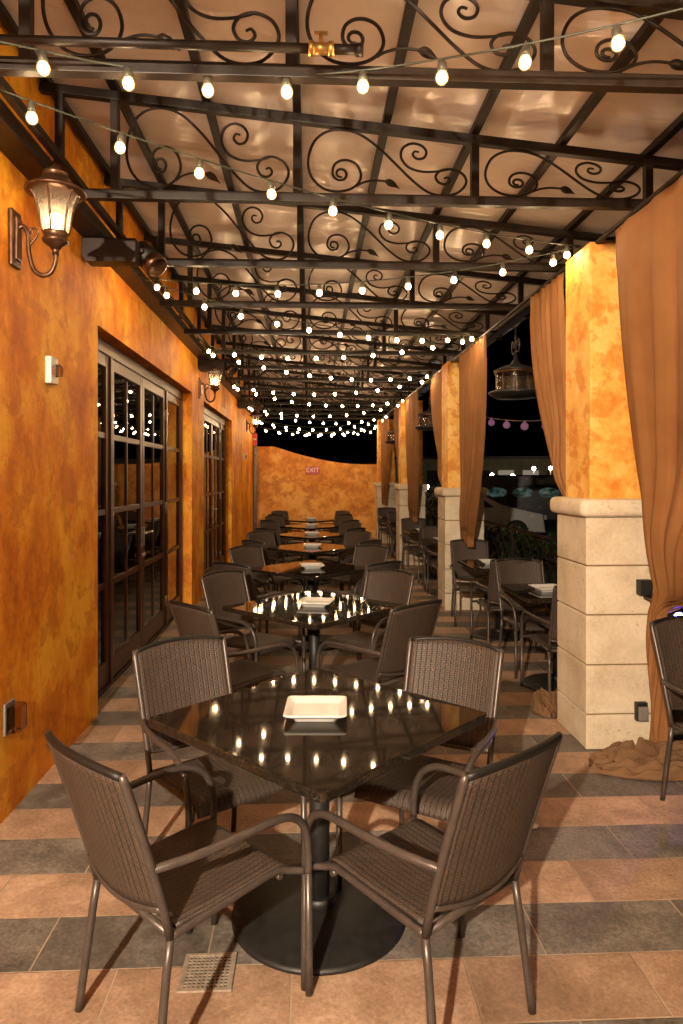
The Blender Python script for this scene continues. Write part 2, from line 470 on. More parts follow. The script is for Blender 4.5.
def door_leaf(y0, y1, cols, name, hinge_at, handle_at=None):
    """framed, glazed leaf in the local plane x = -.165..-.120"""
    xo, xi = -.124, -.168
    f = MB(); st = .075
    z0, z1 = .03, ZD - .10
    f.box((xi, y0, z0), (xo, y0 + st, z1), .004); f.box((xi, y1 - st, z0), (xo, y1, z1), .004)
    f.box((xi + .001, y0 + st, z0), (xo - .001, y1 - st, z0 + .17), .004); f.box((xi + .001, y0 + st, z1 - .09), (xo - .001, y1 - st, z1), .004)
    zs = [z0 + .17, .79, 1.36, 1.95, z1 - .09]
    for z in zs[1:-1]: f.box((xi + .005, y0 + st, z - .022), (xo - .005, y1 - st, z + .022), .003)
    for k in range(1, cols):
        y = y0 + st + (y1 - y0 - 2 * st) * k / cols
        for a, b in zip(zs, zs[1:]):
            f.box((xi + .009, y - .014, a + .023), (xo - .009, y + .014, b - .023), .003)
    o = f.build(name, M['wood'], fac)
    MB().box((xi + .018, y0 + st - .01, z0 + .16), (xi + .024, y1 - st + .01, z1 - .08)).build('pane', M['glass'], o)
    if hinge_at is not None:
        for z in (.28, 1.30, 2.30):
            MB().tube([(xo + .008, hinge_at, z - .06), (xo + .008, hinge_at, z + .06)], .009, 8).build('hinge', M['steel'], o)
    if handle_at is not None:
        s = 1 if handle_at > (y0 + y1) / 2 else -1
        h = MB(); h.box((xo, handle_at - .02, .98), (xo + .008, handle_at + .02, 1.16), .003)
        h.tube(smooth_path([(xo + .005, handle_at, 1.11), (xo + .05, handle_at, 1.11), (xo + .055, handle_at - s * .03, 1.11), (xo + .055, handle_at - s * .12, 1.108)], 4), .009, 8)
        h.lathe([(0, .0), (.02, .0), (.02, .012), (0, .014)], 12, (xo + .005, handle_at, .90), Vector((0, 0, 1)).rotation_difference(Vector((1, 0, 0))))
        h.build('handle', M['steel'], o)

for (a, b), yl in zip(OPEN, ((5.50, 6.50, 7.50), (10.15, 11.07, 12.0))):
    fr = MB()
    fr.box((-.18, a + .001, ZD - .098), (-.11, b - .001, ZD - .001), .005)
    fr.box((-.18, a + .001, 0.001), (-.11, a + .06, ZD - .1), .005); fr.box((-.18, b - .06, 0.001), (-.11, b - .001, ZD - .1), .005)
    fr.box((-.18, yl[0] - .07, .001), (-.108, yl[0] - .002, ZD - .1), .005); fr.box((-.18, yl[2] + .002, .001), (-.108, yl[2] + .07, ZD - .1), .005)
    fr.build('door_frame', M['wood'], fac)
    MB().box((-.18, a + .06, .002), (-.10, b - .06, .022), .004).build('threshold', M['ledger'], fac)
    door_leaf(a + .062, yl[0] - .072, 1, 'sidelight', None)
    door_leaf(yl[0], yl[1] - .003, 2, 'door', yl[0] - .004, yl[1] - .04)
    door_leaf(yl[1] + .003, yl[2], 2, 'door', yl[2] + .004, yl[1] + .04)
    door_leaf(yl[2] + .072, b - .062, 1, 'sidelight', None)
# the dark dining room behind the doors
rm = MB()
rm.box((-6.2, 3.6, -.02), (-1.66, 14, -.005)); rm.box((-6.3, 3.6, 0), (-6.2, 14, 3)); rm.box((-6.2, 3.5, 0), (-1.66, 3.6, 3)); rm.box((-6.2, 14, 0), (-1.66, 14.1, 3)); rm.box((-6.2, 3.6, 3), (-1.66, 14, 3.1))
struct('interior_room', rm, M['dark'])

# ------------------------------------------------------------------ end wall
ew = MB()
prof = [(-1.44, 0), (-1.44, 2.44), (-.95, 2.44)]
for i in range(1, 21):
    t = i / 20; s = t * t * (3 - 2 * t)
    prof.append((-.95 + 2.3 * t, 2.44 - .47 * (1 - (1 - t) ** 1.7)))
prof += [(2.3, 1.97), (2.3, 0)]
ew.prism(prof, 'y', 18.22, 18.42)
eo = ew.build('end_wall', M['backwall']); tag(eo, 'low amber stucco wall with swooping top closing the far end of the patio', 'wall', kind='thing')
ex = thing('exit_sign', 'small red EXIT sign on the amber end wall', 'sign', (.07, 18.215, 1.81))
MB().box((-.19, -.03, -.105), (.19, 0, .105), .008).build('sign_panel', M['signred'], ex)
text_mesh('lettering', 'EXIT', .17, M['pink'], ex, (0, -.031, 0), (R(90), 0, 0))

# ------------------------------------------------------------------ pillars
PY = [4.0, 8.25, 12.5, 16.7]
for i, y in enumerate(PY):
    p = thing('patio_pillar', ['golden stucco pillar on pale stone base, largest and nearest, beside the draped curtain', 'second stucco pillar on pale stone base behind the largest one',
                        'third stucco pillar on pale stone base between the second and the last', 'last stucco pillar on stone base standing against the end wall'][i], 'pillar', (XR + .24, y + .24, 0), 0, 'stucco pillars along the open side')
    base = MB(); zs = [0, .212, .507, .806, 1.10, 1.392]
    for a, b in zip(zs, zs[1:]):
        base.box((-.24, -.24, a + .004), (.24, .24, b - .004), .007)
    base.build('stone_base', M['stone'], p)
    MB().box((-.229, -.229, 0.001), (.229, .229, 1.389)).build('mortar_core', M['mortar'], p)
    cap = MB(); cap.box((-.285, -.285, 1.39), (.285, .285, 1.50), .05, segs=5); cap.build('stone_cap', M['stone'], p)
    MB().box((-.20, -.20, 1.49), (.20, .20, 3.05), .012).build('shaft', M['pillar'], p)

# ------------------------------------------------------------------ ironwork ceiling
pA = [(178, 240), (166, 238), (160, 226), (168, 213), (184, 214), (192, 230), (184, 248), (163, 250), (148, 232), (152, 200), (172, 181), (200, 178), (226, 194), (238, 230), (228, 262), (200, 285), (160, 293), (118, 283), (84, 250), (70, 205), (76, 155), (98, 108), (140, 76), (195, 68), (245, 83), (300, 126), (350, 180), (400, 238), (448, 284), (490, 300), (535, 294), (566, 265), (576, 230), (560, 198), (525, 184), (492, 194), (477, 220), (488, 245), (510, 250), (524, 236), (516, 221), (504, 226)]
pB = [(525, 184), (480, 198), (430, 202), (388, 186), (366, 150), (372, 112), (400, 90), (430, 94), (447, 116), (440, 143), (419, 151), (404, 137), (410, 121), (424, 123)]
pC = [(222, 272), (245, 257), (280, 247), (318, 249)]
POSTX = [-1.04, -.07, .90, 1.87]
ZB = 3.136
TRY = [round(2.557 + 1.143 * k, 3) for k in range(-3, 14)]
def scroll(u_px, v_px, xa, xb, y):
    u = (u_px - 48) / 542; v = (302 - v_px) / 235
    x = xa + .022 + (xb - xa - .044) * u
    zlo = ZB + .025; zhi = ztop(x) - .024
    return Vector((x, y, zlo + .004 + (zhi - zlo - .008) * v))
def make_truss():
    t = thing('iron_truss', '', 'truss', (0, 0, 0), 0, 'scrolled iron trusses under the canopy')
    MB().box((-1.30, -.024, ZB - .025), (2.02, .024, ZB + .025), .004).build('bottom_chord', M['iron'], t)
    tc = MB(); x0, x1 = -1.44, 2.36
    A = Matrix.Translation((0, 0, 3.56)) @ Matrix.Rotation(math.atan(.097), 4, 'Y')
    tc.box((x0, -.023, -.024), (x1, .023, .024), .004, A); tc.build('top_chord', M['iron'], t)
    MB().box((-1.352, -.02, 3.263), (-1.31, .02, ztop(-1.33) - .022), .003).build('post', M['iron'], t)
    for x in POSTX:
        MB().box((x - .0215, -.021, ZB + .024), (x + .0215, .021, ztop(x) - .022), .003).build('post', M['iron'], t)
    for xa, xb in zip(POSTX, POSTX[1:]):
        m = MB()
        for P in (pA, pB):
            path = smooth_path([scroll(a, b, xa, xb, 0) for a, b in P], 4); n = len(path)
            rs = [.0074 * min(1, .75 + .25 * min(i, n - 1 - i) / 10) for i in range(n)]
            m.tube(path, rs, 6)
        path = smooth_path([scroll(a, b, xa, xb, 0) for a, b in pC], 4); m.tube(path, .0062, 6)
        lp = [scroll(a, b, xa, xb, 0) for a, b in [(312, 249), (322, 250), (333, 255), (345, 263), (354, 270), (362, 277)]]
        m.tube(smooth_path(lp, 3), [.005, .007, .011, .016, .019, .020, .020, .019, .017, .014, .011, .008, .006, .004, .003, .002][:16], 6)
        m.build('scrollwork', M['iron'], t)
    return t
tr0 = make_truss()
for i, y in enumerate(TRY):
    k = i - 3
    lab = ('scrolled iron ceiling truss overhead behind the camera' if k < 0 else
           'scrolled iron truss %s' % ['nearest, crossing behind the brass valve pipe', 'second from the front, beside the first wall lantern', 'third from the front, above the first dark bracket box'][k] if k < 3 else
           'scrolled iron ceiling truss, %s from the front' % ORD[k])
    if k < 0: lab = ['scrolled iron truss overhead farthest behind the viewer', 'scrolled iron truss overhead behind the viewer', 'scrolled iron truss directly above the viewer'][i]
    if i == 0: tr0.location = (0, y, 0); tr0['label'] = lab
    else: dup(tr0, (0, y, 0), 0, lab)

cn = thing('canopy_roof', 'sloping translucent canopy roof over brown purlins', 'roof', (0, 0, 0))
XS = [-1.4, -1.04, -.555, -.07, .415, .90, 1.385, 1.87, 2.33]
A = Matrix.Rotation(math.atan(.097), 4, 'Y')
for x in XS:
    MB().box((x - .022, Y0, ztop(x) + .026), (x + .022, Y1 + .3, ztop(x) + .064), .003).build('purlin', M['iron'], cn)
pm = MB()
pm.box((-1.62, Y0, .078), (2.42, Y1 + .35, .086), 0, Matrix.Translation((0, 0, 3.56)) @ A)
pm.build('roof_sheet', M['canopy'], cn)
eb = MB(); eb.box((1.825, Y0, 3.051), (1.895, Y1, 3.109), .005)
tag(eb.build('eave_beam', M['iron']), 'long dark iron beam resting on the pillars along the open side', 'beam', kind='thing')
rail = MB(); rail.tube([(1.73, Y0, 3.045), (1.73, Y1, 3.045)], .014, 10)
for y in [Y0 + .4 + 1.3 * k for k in range(17)]: rail.box((1.728, y - .012, 3.04), (1.826, y + .012, 3.062), .002)
tag(rail.build('curtain_rod', M['iron']), 'thin curtain rod running beside the eave beam', 'curtain rod', kind='thing')
sb = MB(); sb.box((-1.238, Y0, 3.163), (-1.203, 17.3, 3.205), .006)
tag(sb.build('side_rail', M['iron']), 'dark metal rail running along the trusses beside the orange wall', 'rail', kind='thing')

# gas pipe with a brass valve
gp = thing('gas_pipe', 'dark pipe with brass valve across the nearest truss', 'pipe', (-.085, 2.44, 3.16))
MB().tube([(-1.35, 0, 0), (.085, 0, 0)], .0165, 12).build('pipe', M['iron'], gp)
v = MB(); v.tube([(.08, 0, 0), (.10, 0, 0)], .026, 8); v.tube([(.095, 0, 0), (.155, 0, 0)], .02, 12); v.tube([(.15, 0, 0), (.17, 0, 0)], .026, 8)
v.tube([(.125, 0, .015), (.125, 0, .055)], .008, 8); v.box((.10, -.008, .052), (.15, .008, .060), .002)
v.build('valve', M['brass'], gp)
st = MB(); st.tube([(.165, 0, 0), (.265, 0, 0)], .0175, 12); st.tube([(.25, 0, 0), (.275, 0, 0)], .023, 10); st.build('stub', M['iron'], gp)

# dark bracket boxes with tilted cylinders under the ledger
for i, y in enumerate((4.46, 8.95, 13.7)):
    t = thing('bracket_speaker', ['dark bracket box with tilted cylinder under the ledger beside the first lantern', 'dark bracket box with tilted cylinder above the second lantern', 'dark bracket box with tilted cylinder before the farthest lantern'][i], 'speaker', (XW, y, 3.0), 0, 'bracket boxes along the ledger')
    MB().prism([(.002, .03), (.03, 0), (.33, 0), (.34, .01), (.34, .15), (.002, .15)], 'y', -.06, .06, .004).build('box', M['ledger'], t)
    q = Vector((0, 0, 1)).rotation_difference(Vector((.75, -.35, -.75)).normalized())
    c = MB(); c.lathe([(0, -.09), (.068, -.09), (.075, -.082), (.075, .05), (0, .05)], 20, (.36, .17, .10), q); c.build('cylinder', M['black'], t)
    c = MB(); c.lathe([(.0751, .049), (.079, .052), (.079, .115), (.068, .118), (.062, .10), (0, .095)], 20, (.36, .17, .10), q); c.build('ring', M['bronze'], t)
    MB().box((.26, .055, .10), (.36, .12, .125), .004).build('arm', M['ledger'], t)

# ------------------------------------------------------------------ wall lanterns
def make_lantern():
    t = thing('wall_lantern', '', 'lantern', (0, 0, 0), 0, 'bronze wall lanterns')
    MB().box((.001, -.05, -.13), (.022, .05, .13), .01, segs=3).box((.02, -.03, -.10), (.034, .03, .10), .008).build('backplate', M['bronze'], t)
    a = MB()
    a.tube(smooth_path([(.03, 0, .05), (.05, 0, .06), (.07, 0, .02), (.075, 0, -.06), (.095, 0, -.135), (.135, 0, -.165), (.175, 0, -.15), (.195, 0, -.10), (.195, 0, -.05)], 5), .011, 8)
    a.tube(smooth_path([(.075, 0, -.03), (.10, 0, .0), (.115, 0, .03), (.105, 0, .05), (.085, 0, .05), (.08, 0, .035), (.09, 0, .03)], 4), .006, 6)
    a.tube([(.195, 0, -.07), (.195, 0, -.03)], .016, 10)
    a.build('arm', M['bronze'], t)
    b = MB(); c = (.195, 0, -.05)
    b.lathe([(0, .005), (.02, .005), (.03, .02), (.055, .035), (.06, .05), (.048, .06), (.055, .075), (.055, .083), (0, .083)], 24, c)
    for k in range(6):
        a6 = math.pi / 3 * k + .52
        ca, sa = math.cos(a6), math.sin(a6)
        pts = [(r * ca + c[0], r * sa, z + c[2]) for r, z in ((.056, .08), (.064, .12), (.074, .18), (.090, .235), (.108, .265))]
        b.tube(smooth_path(pts, 3), .0055, 6)
    b.build('cage', M['bronze'], t)
    r = MB(); r.lathe([(.09, .262), (.128, .262), (.136, .268), (.134, .276), (.118, .288), (.098, .296), (.075, .312), (.055, .335), (.048, .342), (.056, .350), (.054, .360), (.03, .372), (.022, .385), (.026, .393), (.016, .405), (.008, .42), (.010, .428), (0, .445)], 28, c)
    r.lathe([(.128, .2615), (.10, .266), (0, .268)], 28, c)
    r.build('cap', M['bronze'], t)
    g = MB(); g.lathe([(.053, .084), (.061, .12), (.071, .18), (.086, .232), (.103, .260)], 24, c); g.build('glass', M['seeded'], t)
    l = MB(); l.lathe([(0, .095), (.016, .10), (.028, .125), (.03, .148), (.018, .168), (0, .174)], 14, c); l.build('bulb', M['lampbulb'], t)
    return t
lan0 = make_lantern()
for i, (y, lab) in enumerate(((3.40, 'largest bronze wall lantern, on the orange wall at the front'), (9.0, 'bronze wall lantern between the two door openings'), (15.6, 'farthest bronze wall lantern, near the end wall'), (-2.3, 'bronze wall lantern on the orange wall behind the viewer'))):
    if i == 0: lan0.location = (XW, y, 2.79); lan0.scale = (1.06, 1.06, 1.06); lan0['label'] = lab
    else: dup(lan0, (XW, y, 2.79), 0, lab)

# ------------------------------------------------------------------ small fixtures on the wall
for i, (y, z, lab) in enumerate(((3.86, 2.22, 'white fire alarm with strobe beside the first door opening'), (15.0, 2.07, 'small white fire alarm beyond the second door opening'))):
    t = thing('fire_alarm', lab, 'alarm', (XW, y, z), 0, 'white fire alarms')
    MB().box((.001, -.055, -.075), (.035, .055, .075), .006).build('body', M['white'], t)
    MB().prism([(.008, -.035), (.05, -.028), (.06, 0), (.05, .028), (.008, .035)], 'x', .035, .062, .004).build('strobe', M['clear'], t)
    text_mesh('lettering', 'FIRE', .030, M['red'], t, (.0355, -.030, 0), (R(90), R(90), R(90)), .0008)
oc = thing('outlet_cover', 'clear bubble outlet cover low on the orange wall', 'outlet', (XW, 3.35, .477))
MB().box((.001, -.055, -.075), (.012, .055, .075), .004).build('plate', M['greypipe'], oc)
MB().box((.012, -.048, -.068), (.075, .048, .062), .018, segs=3).build('bubble_cover', M['clear'], oc)
MB().box((.012, -.03, -.05), (.022, .03, .05), .003).build('socket_plate', M['ledger'], oc)
dp = MB(); dp.tube([(-1.39, 17.35, 0), (-1.39, 17.35, 2.42)], .05, 12)
for z in (.5, 1.4, 2.2): dp.tube([(-1.39, 17.35, z - .02), (-1.39, 17.35, z + .02)], .056, 12)
tag(dp.build('standpipe', M['greypipe']), 'grey vertical pipe where the orange wall meets the end wall', 'pipe', kind='thing')
rb = thing('red_fire_box', 'small red fire box above the grey pipe', 'fire box', (-1.39, 17.33, 2.58))
MB().box((-.05, -.06, -.15), (.05, .06, .15), .012).build('box', M['red'], rb)
MB().box((-.035, -.068, -.02), (.035, -.061, .02), .003).build('label_plate', M['white'], rb)

# ------------------------------------------------------------------ festoon strings
def bulb_mesh():
    m = MB(); m.lathe([(0, -.078), (.012, -.0755), (.0205, -.067), (.0238, -.054), (.0212, -.041), (.014, -.031), (.011, -.026), (0, -.026)], 10)
    return m
def core_mesh():
    m = MB(); m.lathe([(0, -.0725), (.009, -.071), (.0158, -.0645), (.0182, -.054), (.0158, -.0435), (.009, -.036), (0, -.034)], 9)
    return m
b0 = bulb_mesh().build('bulb', M['envelope']); bulb_data = b0.data; bpy.data.objects.remove(b0)
c0 = core_mesh().build('filament_core', M['bulb']); core_data = c0.data; bpy.data.objects.remove(c0)
s0 = MB().lathe([(0, -.034), (.0165, -.034), (.0175, -.02), (.014, .0), (.006, .008), (0, .01)], 10).build('socket', M['socket']); sock_data = s0.data; bpy.data.objects.remove(s0)
def strand(A, B, sag, label, n=None, phase=.5, pts=None, sp_=.36):
    t = thing('festoon_string', label, 'string lights', A, 0, 'strings of warm bulbs under the canopy')
    A = Vector(A); B = Vector(B); Lh = (B - A).length
    f = lambda s: (B - A) * s + Vector((0, 0, -sag * 4 * s * (1 - s)))
    if pts:
        sp = smooth_path(pts, 8); acc = [0.0]
        for p, q in zip(sp, sp[1:]): acc.append(acc[-1] + (q - p).length)
        Lh = acc[-1]
        def f(s):
            d = s * Lh
            for k in range(len(sp) - 1):
                if acc[k + 1] >= d: return sp[k].lerp(sp[k + 1], (d - acc[k]) / max(1e-6, acc[k + 1] - acc[k])) - A
            return sp[-1] - A
    MB().tube([f(k / 20) for k in range(21)], .0042, 6).build('cable', M['cable'], t)
    n = n or max(2, round(Lh / sp_))
    for k in range(n):
        s = (k + phase) / n
        o = bpy.data.objects.new('bulb', bulb_data); COL.objects.link(o); o.parent = t; o.location = f(s) + Vector((0, 0, -.010))
        o.rotation_euler = (random.uniform(-.12, .12), random.uniform(-.12, .12), random.random() * 6)
        q = bpy.data.objects.new('socket', sock_data); COL.objects.link(q); q.parent = o
        w_ = bpy.data.objects.new('filament_core', core_data); COL.objects.link(w_); w_.parent = o
    return t
nL = lambda k: 2.60 + 2.6 * k
nR = lambda k: 2.0 if k == 0 else 1.72 + 2.6 * k
TABN = ['nearest', 'second', 'third', 'fourth', 'fifth', 'sixth', 'seventh']
for k in range(-1, 6):
    z = 3.135 - max(0, k - 2) * .05; sg = [.06, .05, .14, .15, .18, .22, .24][k + 1]
    where = ['behind the viewer', 'over the front table', 'over the second table', 'over the third table', 'over the fifth table', 'over the sixth table', 'over the last table'][k + 1]
    strand((-1.28, nL(k), z), (1.74, nR(k), z - .02), sg, 'string of warm bulbs %s, coming nearer toward the pillars' % where, phase=1.2 if k == 0 else .45, n=11 if k == 0 else None, pts=[(-1.27, 2.34, 3.13), (-.95, 2.44, 3.128), (-.73, 2.53, 3.135), (-.48, 2.55, 3.13), (-.19, 2.56, 3.125), (.125, 2.52, 3.125), (.45, 2.43, 3.125), (.76, 2.32, 3.125), (1.06, 2.19, 3.125), (1.74, 1.86, 3.13)] if k == 0 else None, sp_=.36 if k < 1 else .31)
    strand((-1.28, nL(k) + .03, z - .005), (1.74, nR(k + 1), z - .02), [.07, .10, .16, .17, .2, .24, .26][k + 1], 'string of warm bulbs %s, running farther away toward the pillars' % where, phase=.62, sp_=.36 if k < 1 else .31)
strand((-1.25, 17.0, 2.86), (1.74, 16.3, 2.95), .19, 'lowest string of warm bulbs in front of the end wall', phase=.5)
strand((-1.25, 17.3, 2.90), (1.74, 17.3, 2.86), .15, 'string of warm bulbs at the far edge of the canopy', n=9, phase=.4)

# ------------------------------------------------------------------ wicker chairs
def make_chair():
    t = thing('wicker_armchair', '', 'chair', (0, 0, 0), 0, '')
    W = .203
    rt = .0125
    ZJ = .388
    ybk = lambda z: -.218 - .148 * ((z - ZJ) / (.875 - ZJ)) ** 1.12 if z > ZJ else -.272 + .054 * z / ZJ
    wbk = lambda z: W + .012 * max(0, z - ZJ) / .487
    # seat
    def seat(u, v):
        x = (u - .5) * 2 * (W - .004); s = v
        if s < .8: y = -.200 + s / .8 * .365; z = ZJ + .020 - .012 * math.sin(math.pi * u) * math.sin(math.pi * min(1, s / .8)) + .012 * (s / .8) ** 2
        else:
            a = (s - .8) / .2 * R(80); y = .165 + .055 * math.sin(a); z = ZJ + .032 - .055 * (1 - math.cos(a))
        return Vector((x, y, z))
    sm = MB(); sm.grid(seat, 12, 20, lambda u, v: (u * .43, v * .47))
    sm.build('seat', M['wicker'], t, solid=.012)
    # backrest
    def back(u, v):
        c = 1 - (2 * u - 1) ** 2
        zb = .480 - .024 * c; zt = .866 + .018 * c
        z = zb + (zt - zb) * v
        x = (u - .5) * 2 * (wbk(z) - .002)
        return Vector((x, ybk(z) - .034 * c, z))
    bm_ = MB(); bm_.grid(back, 16, 14, lambda u, v: (u * .43 , v * .38))
    bm_.build('backrest', M['wicker'], t, solid=.014)
    bf = MB()
    for sx in (-1, 1):
        zz = [ZJ, .47, .57, .68, .79, .855, .878]
        bf.tube([(sx * wbk(z), ybk(z), z) for z in zz], [rt, rt, rt, rt, rt, rt, rt * .7], 10)
    bf.tube([back(i / 16, 0.0) + Vector((0, -.001, -.004)) for i in range(17)], .0105, 8)
    bf.build('back_frame', M['chair'], t)
    tr = MB(); tr.tube([back(i / 16, 1.0) + Vector((0, -.002, .003)) for i in range(17)], .0115, 8); tr.build('top_rail', M['wicker'], t)
    sf = MB()
    for sx in (-1, 1):
        sf.tube(smooth_path([(sx * W, -.218, ZJ + .004), (sx * W, -.1, ZJ + .010), (sx * W, .08, ZJ + .020), (sx * W, .165, ZJ + .021), (sx * (W + .010), .205, ZJ + .010), (sx * (W + .034), .246, ZJ + .002)], 4), .0115, 8)
    sf.tube([(-W, .178, ZJ - .004), (W, .178, ZJ - .004)], .010, 8); sf.tube([(-W, -.214, ZJ + .004), (W, -.214, ZJ + .004)], .0115, 8)
    sf.build('seat_frame', M['chair'], t)
    for sx in (-1, 1):
        MB().tube([(sx * (W + .014), -.272, 0), (sx * (W + .013), -.265, .05), (sx * (W + .003), -.232, .3), (sx * W, -.218, ZJ)], rt, 10).build('leg', M['chair'], t)
        MB().tube([(sx * (W + .046), .256, 0), (sx * (W + .046), .256, .1), (sx * (W + .046), .252, ZJ)], rt, 10).build('leg', M['chair'], t)
        ap = [(sx * wbk(.60), ybk(.60) + .004, .597), (sx * (W + .026), -.225, .602), (sx * (W + .048), -.13, .606), (sx * (W + .060), 0, .610), (sx * (W + .060), .10, .608), (sx * (W + .057), .165, .594), (sx * (W + .052), .215, .560), (sx * (W + .049), .242, .508), (sx * (W + .047), .252, .44), (sx * (W + .046), .252, ZJ - .001)]
        MB().tube(smooth_path(ap, 5), rt, 10).build('armrest', M['chair'], t)
    return t
ch0 = make_chair(); ch_used = [False]
def chair(x, y, face, label, group):
    """face: direction the sitter looks, degrees from +Y towards +X"""
    rz = -R(face)
    if not ch_used[0]:
        ch0.location = (x, y, 0); ch0.rotation_euler = (0, 0, rz); ch0['label'] = label; ch0['group'] = group; ch_used[0] = True; return ch0
    o = dup(ch0, (x, y, 0), rz, label); o['group'] = group
    return o

# ------------------------------------------------------------------ tables
def make_table(side, base_r, name='pedestal_table'):
    t = thing(name, '', 'table', (0, 0, 0), 0, '')
    h = side / 2
    top = MB()
    o = []
    cr = .02
    for k, (sx, sy) in enumerate(((1, 1), (-1, 1), (-1, -1), (1, -1))):
        for j in range(5):
            a = math.pi / 2 * k + math.pi / 8 * j
            o.append((sx * (h - cr) + cr * math.cos(a), sy * (h - cr) + cr * math.sin(a)))
    top.prism(o, 'z', .708, .740, .006)
    top.build('tabletop', M['granite'], t)
    p = MB(); p.tube([(0, 0, .02), (0, 0, .69)], .038, 20); p.tube([(0, 0, .03), (0, 0, .075)], .055, 20)
    p.build('pedestal', M['black'], t)
    s = MB()
    for a in (0, 90):
        c, d = math.cos(R(a)) * h * .7, math.sin(R(a)) * h * .7
        m4 = Matrix.Rotation(R(a), 4, 'Z'); s.box((-h * .7, -.02, .688 - .001 * (a > 0)), (h * .7, .02, .706 - .001 * (a > 0)), .004, m4)
    s.build('top_bracket', M['black'], t)
    b = MB(); b.lathe([(0, .0), (base_r, .0), (base_r, .010), (base_r - .012, .018), (.12, .030), (.055, .038), (0, .038)], 56)
    b.build('base_disc', M['black'], t)
    return t
def make_plate():
    t = MB()
    def ring(h, z, e=.018):
        pts = []
        for k, (sx, sy) in enumerate(((1, 1), (-1, 1), (-1, -1), (1, -1))):
            for j in range(5):
                a = math.pi / 2 * k + math.pi / 8 * j
                pts.append(Vector((sx * (h - e) + e * math.cos(a), sy * (h - e) + e * math.sin(a), z)))
        return pts
    R_ = [ring(.078, 0), ring(.078, .007), ring(.108, .024), ring(.116, .030), ring(.114, .034), ring(.108, .033), ring(.088, .017), ring(.080, .0145)]
    vs = [[t.bm.verts.new(p) for p in r] for r in R_]
    for a, b in zip(vs, vs[1:]):
        n = len(a)
        for k in range(n):
            f = t.bm.faces.new((a[k], a[(k + 1) % n], b[(k + 1) % n], b[k])); f.smooth = True
    t.bm.faces.new(vs[-1]); t.bm.faces.new(list(reversed(vs[0])))
    return t.build('square_dish', M['china'])
TY = [2.555, 4.74, 6.70, 8.70, 10.6, 12.45, 14.3]
TX = [.035, .03, .01, .02, .02, .02, .02]
tb0 = make_table(.905, .325)
pl0 = make_plate()
PROT = [3, 12, -6, 4, -3, 5, 0]
rnd = random.Random(11)
for i, (x, y) in enumerate(zip(TX, TY)):
    lab = ['large dark granite diamond table at the front of the row', 'dark granite diamond table right behind the front one', 'dark granite diamond table, third in the row', 'dark granite diamond table, fourth in the row',
           'dark granite diamond table, fifth in the row', 'dark granite diamond table, sixth in the row', 'farthest dark granite table, before the end wall'][i]
    if i == 0: t = tb0; t.location = (x, y, 0); t.rotation_euler = (0, 0, R(45)); t['label'] = lab; t['group'] = 'diamond tables in the centre row'
    else: t = dup(tb0, (x, y, 0), R(45), lab)
    d = pl0 if i == 0 else pl0.copy()
    if i: COL.objects.link(d)
    d.location = (x + (-.012 if i == 0 else .01), y + .005, .7405); d.rotation_euler = (0, 0, R(-PROT[i]))
    tag(d, 'white square dish on the %s granite table of the centre row' % ('front' if i == 0 else TABN[i]), 'dish', 'white dishes on the tables', 'thing')
    T = TABN[i]
    for (sx, sy, face, w) in ((-1, -1, 45, 'near left'), (1, -1, -45, 'near right'), (-1, 1, 135, 'far left'), (1, 1, -135, 'far right')):
        dd = .42; jx = rnd.uniform(-.03, .03); jy = rnd.uniform(-.03, .03); jf = rnd.uniform(-6, 6)
        px, py = x + sx * dd + jx - .02, y + sy * dd + jy - .05
        if i == 0:
            px, py, jf = {(-1, -1): (-.36, 2.155, 1), (1, -1): (.337, 2.13, 7), (-1, 1): (-.375, 2.82, 10), (1, 1): (.46, 2.75, -13)}[(sx, sy)]
        chair(px, py, face + jf, 'brown wicker armchair on the %s side of the %s centre table' % (w, 'front' if i == 0 else T), 'wicker armchairs around the centre tables')

# outer tables between the pillars
ot0 = make_table(.71, .27); first = True
for g, y0 in enumerate((0, 4.22, 8.44)):
    gap = ['first opening', 'second opening', 'third opening'][g]
    for j, (yy, n) in enumerate(((5.27, 'nearer'), (6.93, 'farther'))):
        lab = '%s square table between pillars in the %s behind the largest pillar' % (n, gap)
        if first: t = ot0; t.location = (1.94, yy + y0, 0); t['label'] = lab; t['group'] = 'square tables between the pillars'; first = False
        else: t = dup(ot0, (1.94, yy + y0, 0), 0, lab)
        d = pl0.copy(); COL.objects.link(d); d.location = (1.86, yy + y0 + .0, .7405); d.rotation_euler = (0, 0, R(6 - 9 * j))
        tag(d, 'white square dish on the %s table in the %s between pillars' % (n, gap), 'dish', 'white dishes on the tables', 'thing')
    for (cx, cy, fa, w) in ((1.90, 5.00, 2, 'near side of the nearer'), (1.90, 5.72, 178, 'far side of the nearer'), (1.86, 6.50, -3, 'near side of the farther'), (1.85, 7.62, 183, 'far side of the farther')):
        chair(cx, cy + y0, fa + rnd.uniform(-4, 4), 'wicker armchair at the %s table in the %s between pillars' % (w, gap), 'wicker armchairs between the pillars')
chair(2.03, 3.13, 172, 'wicker armchair in front of the largest pillar, cut off by the picture edge', 'wicker armchairs between the pillars')

